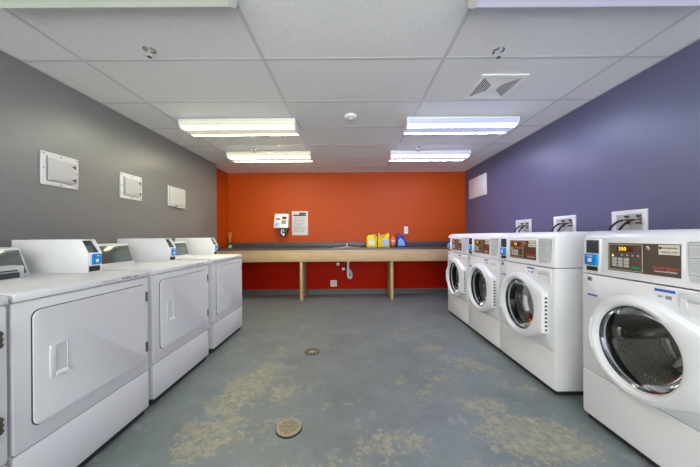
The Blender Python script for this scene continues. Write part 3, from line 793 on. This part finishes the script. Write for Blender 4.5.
# ------------------------------------------------------------------ bottles on the counter
def sect(w_, d_, z, cx=0, r=None):
    r = r or min(w_, d_)*.42
    return [(p[0]+cx, p[1], z) for p in rrect(-w_/2, w_/2, -d_/2, d_/2, r, 4)]
def jug(x, y, w_, h_, mat, cap_mat, label_mat, label, capx, handle_side, group='detergent bottles on the counter'):
    t = thing('detergent_jug', label, 'detergent jug', (x, y, ZT), 0, group)
    b_ = MB()
    b_.loft([sect(w_*.94, .085, 0), sect(w_, .095, .012), sect(w_, .095, h_*.50), sect(w_*.92, .09, h_*.66, capx*.10), sect(w_*.62, .075, h_*.80, capx*.7), sect(.06, .055, h_*.86, capx), sect(.044, .044, h_*.88, capx), sect(.044, .044, h_*.91, capx)], True, True)
    b_ = b_.build('body', mat, t)
    hs = handle_side
    hd = MB(); hd.tube([(capx+hs*.01, 0, h_*.84), (capx+hs*w_*.40, 0, h_*.86), (hs*w_*.42, 0, h_*.78), (hs*w_*.46, 0, h_*.60), (hs*w_*.44, 0, h_*.42)], .014, 10); hd.build('handle', mat, t)
    cp = MB(); cp.lathe([(.026, h_*.885), (.026, h_*.97), (.022, h_)], (capx, 0, 0), 'z', 18); cp.build('cap', cap_mat, t)
    lb2 = MB(); lb2.prism(rrect(-w_*.34, w_*.30, h_*.14, h_*.56, .02, 4), -.0495, -.046, 'y'); lb2.build('label', label_mat, t)
    return t
yb = YB-.14
j1 = jug(.380, yb, .200, .258, M['yellow'], M['darkred'], M['paleyellow'], 'yellow detergent jug with a dark cap, closest to the sink', -.035, 1)
j2 = jug(.632, yb, .165, .255, M['yellow'], M['yellow'], M['paleblue'], 'yellow detergent jug with a yellow cap, beside the small orange bottle', .045, -1)
t = thing('spray_bottle', 'slim yellow bottle with pale pink cap between the two yellow jugs', 'bottle', (.520, yb+.0, ZT), 0)
MB().lathe([(.024, 0), (.027, .01), (.027, .15), (.018, .185), (.014, .19)], seg=20).build('body', M['yellow'], t)
MB().lathe([(.020, .188), (.022, .195), (.020, .245), (.012, .25)], seg=18).build('cap', M['pink'], t)
t = thing('softener_bottle', 'small orange bottle between the yellow jugs and the blue one', 'bottle', (.775, yb, ZT), 0)
b_ = MB(); b_.loft([sect(.085, .06, 0), sect(.09, .065, .01), sect(.062, .05, .05), sect(.10, .068, .085), sect(.104, .068, .135), sect(.075, .055, .165), sect(.05, .045, .175)], True, True); b_.build('body', M['orangeplastic'], t)
MB().lathe([(.028, .174), (.028, .192), (.022, .198)], seg=18).build('cap', M['orangeplastic'], t)
MB().box(-.03, .03, -.0375, -.030, .095, .128, .002).build('label', M['pink'], t)
MB().box(-.048, .048, -.036, .036, .001, .038, .008).build('base_band', M['darkred'], t)
t = thing('detergent_bottle', 'blue detergent bottle with slanted back and pale label', 'bottle', (.932, yb, ZT), 0)
b_ = MB()
b_.loft([sect(.172, .085, 0), sect(.180, .09, .012), sect(.170, .09, .06, -.004), sect(.135, .085, .13, -.022), sect(.098, .07, .18, -.036), sect(.055, .05, .208, -.048), sect(.046, .046, .22, -.048)], True, True); b_.build('body', M['navy'], t)
MB().tube([(-.03, 0, .20), (.020, 0, .195), (.052, 0, .16), (.072, 0, .11), (.082, 0, .06)], .013, 10).build('handle', M['navy'], t)
MB().lathe([(.028, .218), (.028, .25), (.022, .262)], (-.048, 0, 0), 'z', 18).build('cap', M['navy'], t)
MB().prism([(-.078, .025), (.055, .025), (.045, .075), (.012, .14), (-.03, .165), (-.068, .12)], -.048, -.043, 'y').build('label', M['paleblue'], t)
t = thing('reed_diffuser', 'small glass bottle of orange reeds in the corner of the counter', 'reed diffuser', (-2.222, YB-.16, ZT))
MB().lathe([(.034, 0), (.036, .006), (.030, .03), (.016, .055), (.013, .07)], seg=20).build('bottle', M['bottleglass'], t)
MB().lathe([(.018, .068), (.018, .094), (.012, .098)], seg=16).build('collar', M['black'], t)
r_ = MB()
for k in range(11):
    a = 2*PI*k/11*3; q = .012+.016*((k*7) % 5)/4
    r_.tube([(.004*math.cos(a), .004*math.sin(a), .08), (q*math.cos(a)*1.3, q*math.sin(a), .275+.01*(k % 3))], .0042, 6, 0)
r_.build('reeds', M['reed'], t)

# ------------------------------------------------------------------ floor drains
t = thing('floor_drain', 'round tan metal drain cover standing proud of the worn floor', 'floor drain', (-.362, 1.542, 0))
MB().lathe([(.074, 0), (.074, .004), (.066, .006)], seg=40).build('seat', M['shadowgap'], t)
g = MB(); g.lathe([(.069, .006), (.071, .012), (.068, .016), (.062, .0145)], seg=40, c0=True, c1=True); g = g.build('cover', M['tan'], t)
q = MB()
for i in range(-5, 6):
    for j in range(-5, 6):
        if math.hypot(i, j) < 5.2: q.lathe([(.0038, .0145), (.0034, .0158)], (i*.0108, j*.0108, 0), 'z', 6)
q.build('studs', M['iron'], g)
t = thing('floor_drain', 'round dark iron floor drain with spoked grate, towards the counter', 'floor drain', (-.378, 2.567, 0))
q = MB(); q.loft([[(r*math.cos(a), r*math.sin(a), z) for a in ANG[::3]] for r, z in ((.072, 0), (.071, .005), (.060, .006), (.058, .002))]); q.build('rim', M['iron'], t)
MB().lathe([(.059, .0005), (.059, .0015)], seg=32).build('well', M['black'], t)
q = MB()
for k in range(4): q.box(-.058, .058, -.005, .005, .002, .005, mat=Matrix.Rotation(k*PI/4+.2, 4, 'Z'))
q.lathe([(.02, .002), (.02, .006), (.015, .007)], seg=20); q.build('grate', M['tan'], t)

# ------------------------------------------------------------------ camera, world, view
cam = bpy.data.cameras.new('camera'); co = bpy.data.objects.new('camera', cam); COL.objects.link(co)
co.location = (0, 0, 1.10); co.rotation_euler = (PI/2, math.radians(.4), 0)
cam.sensor_width = 36; cam.lens = 36*270/700; cam.shift_x = -1/700; cam.shift_y = 2.5/700; cam.clip_start = .02
scene.camera = co
wd = bpy.data.worlds.new('world'); scene.world = wd; wd.use_nodes = True
wn_ = wd.node_tree; bg = wn_.nodes['Background']; bg.inputs['Strength'].default_value = 1.0
tcw = N(wn_, 'ShaderNodeTexCoord'); spw = N(wn_, 'ShaderNodeSeparateXYZ'); wn_.links.new(tcw.outputs['Generated'], spw.inputs[0])
crw = N(wn_, 'ShaderNodeMapRange'); wn_.links.new(spw.outputs['Z'], crw.inputs[0])
crw.inputs[1].default_value = -.15; crw.inputs[2].default_value = .15; crw.inputs[3].default_value = 5.6; crw.inputs[4].default_value = 3.2   # brighter lower half added to lift the ceiling, overcast sky above
bg.inputs['Color'].default_value = (.97, 1, .98, 1); wn_.links.new(crw.outputs[0], bg.inputs['Strength'])
pl = bpy.data.lights.new('fill_window_portal', 'AREA'); pl.shape = 'RECTANGLE'; pl.size = WX1-WX0; pl.size_y = WZ1-WZ0; pl.cycles.is_portal = True
po = bpy.data.objects.new('fill_window_portal', pl); COL.objects.link(po); po.location = ((WX0+WX1)/2, YF-.1, (WZ0+WZ1)/2); po.rotation_euler = (PI/2, 0, 0)
vs = scene.view_settings
vs.view_transform = 'Standard'; vs.look = 'None'; vs.gamma = 1; vs.use_curve_mapping = False; vs.exposure = 0.66
scene.cycles.use_denoising = True
scene.cycles.max_bounces = 14; scene.cycles.diffuse_bounces = 8; scene.cycles.glossy_bounces = 5; scene.cycles.transparent_max_bounces = 12
